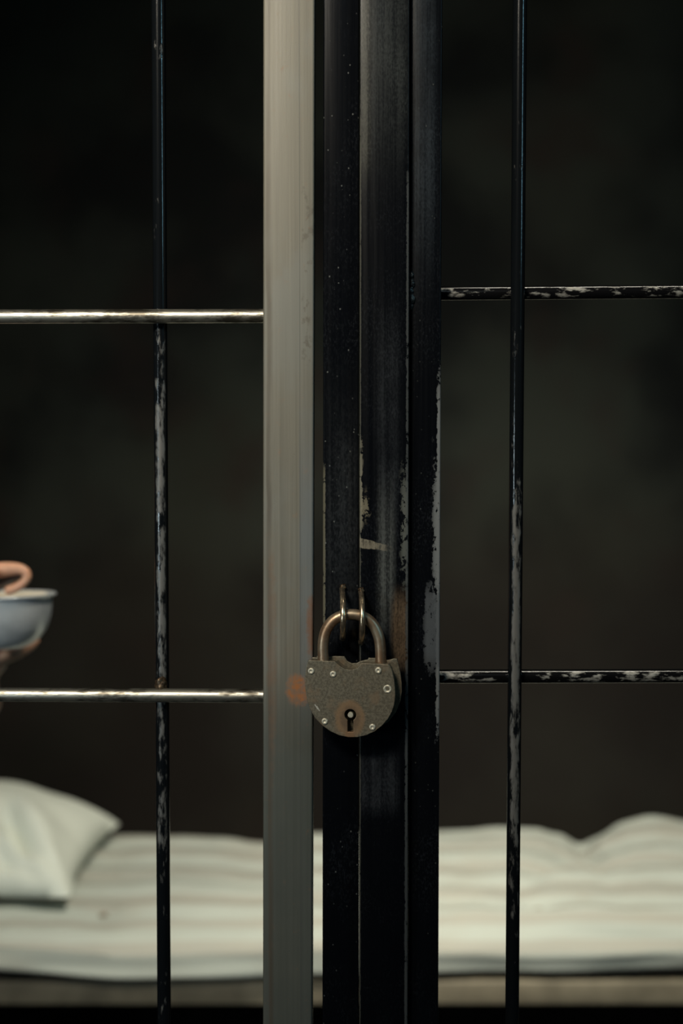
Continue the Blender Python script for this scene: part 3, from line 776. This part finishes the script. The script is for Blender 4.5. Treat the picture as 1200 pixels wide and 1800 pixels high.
finger(pr, [(Q(-84, 1002, YI), .0120), (Q(-56, 992, YI - .018), .0105), (Q(-26, 1006, YI - .020), .0092), (Q(-6, 1018, YI - .016), .0078)])
# legs
KL = Vector((-.84, .86, .50)); KR = Vector((-1.12, .92, .50)); AL = Vector((-.86, .84, .09)); AR = Vector((-1.14, .94, .09))
for s_, K, A in ((1, KL, AL), (-1, KR, AR)):
    h = HIP + Vector((.09 * s_, -.02, -.01))
    b.chain(pel, [(h, .080), (h.lerp(K, .5) + Vector((0, 0, .01)), .070), (K, .055), (K.lerp(A, .3), .056), (K.lerp(A, .7), .042), (A, .034), (A + Vector((0, -.08, -.045)), (.034, .025)), (A + Vector((0, -.15, -.055)), (.032, .018))])
PER = empty('person', (-.9, 1.1, 0), 'person seated on the bed beyond the left edge, hands holding bowl and spoon', 'person')
link('body', b.mesh('body', 2), M_SKIN, PER)
sh_ = Sk(); g = .012
p0 = sh_.add(HIP, (.165, .125)); p1 = sh_.add(HIP.lerp(CH, .5), (.145, .115), p0); p2 = sh_.add(CH, (.165, .125), p1); p3 = sh_.add(SHC, (.112, .092), p2)
for Sx, E in ((SL, EL), (SR, ER)):
    sh_.chain(p3, [(Sx, .072), (Sx.lerp(E, .5), .060), (E.lerp(Sx, .1), .054)])
link('shirt', sh_.mesh('shirt', 2), M_SHIRT, PER)
tr = Sk(); p0 = tr.add(HIP + Vector((0, 0, .02)), (.16, .12))
for s_, K, A in ((1, KL, AL), (-1, KR, AR)):
    h = HIP + Vector((.09 * s_, -.02, -.005))
    tr.chain(p0, [(h, .092), (h.lerp(K, .5) + Vector((0, 0, .01)), .082), (K, .068), (K.lerp(A, .3), .068), (K.lerp(A, .7), .058), (A + Vector((0, 0, .04)), .052)])
link('trousers', tr.mesh('trousers', 2), M_TROUS, PER)
for A in (AL, AR):
    t_ = Sk(); a = t_.add(A + Vector((0, .035, -.042)), (.040, .042)); t_.chain(a, [(A + Vector((0, -.05, -.046)), (.044, .040)), (A + Vector((0, -.17, -.056)), (.046, .030))])
    link('shoe', t_.mesh('shoe', 2), M_SHOE, PER)
bm = bmesh.new(); bmesh.ops.create_icosphere(bm, subdivisions=4, radius=1)
bmesh.ops.delete(bm, geom=[v for v in bm.verts if v.co.z < -.1 + .0 * v.co.y or (v.co.y < -.45 and v.co.z < .45)], context='VERTS')
for v in bm.verts:
    k = 1 + .05 * mnoise.noise(v.co * 5); v.co = Vector((v.co.x * .086 * k, v.co.y * .102 * k, v.co.z * .105 * k)) + HD + Vector((0, .008, .018))
link('hair', bm_mesh(bm, 'hair'), M_HAIR, PER)
for s_ in (-1, 1):
    c = HD + Vector((.010 + .030 * s_, -.083, .010))
    bm = bmesh.new(); bmesh.ops.create_icosphere(bm, subdivisions=3, radius=.012, matrix=Matrix.Translation(c)); eye = link('eye', bm_mesh(bm, 'eye'), M_EYEW, PER)
    bm = bmesh.new(); bmesh.ops.create_icosphere(bm, subdivisions=3, radius=1, matrix=Matrix.Translation(c + Vector((0, -.0085, -.001))) @ Matrix.Diagonal((.006, .0048, .006, 1))); link('iris', bm_mesh(bm, 'iris'), M_IRIS, eye)
bm = bmesh.new(); bmesh.ops.create_icosphere(bm, subdivisions=3, radius=1, matrix=Matrix.Translation(HD + Vector((.012, -.082, -.052))) @ Matrix.Diagonal((.024, .010, .007, 1))); link('mouth', bm_mesh(bm, 'mouth'), M_LIP, PER)
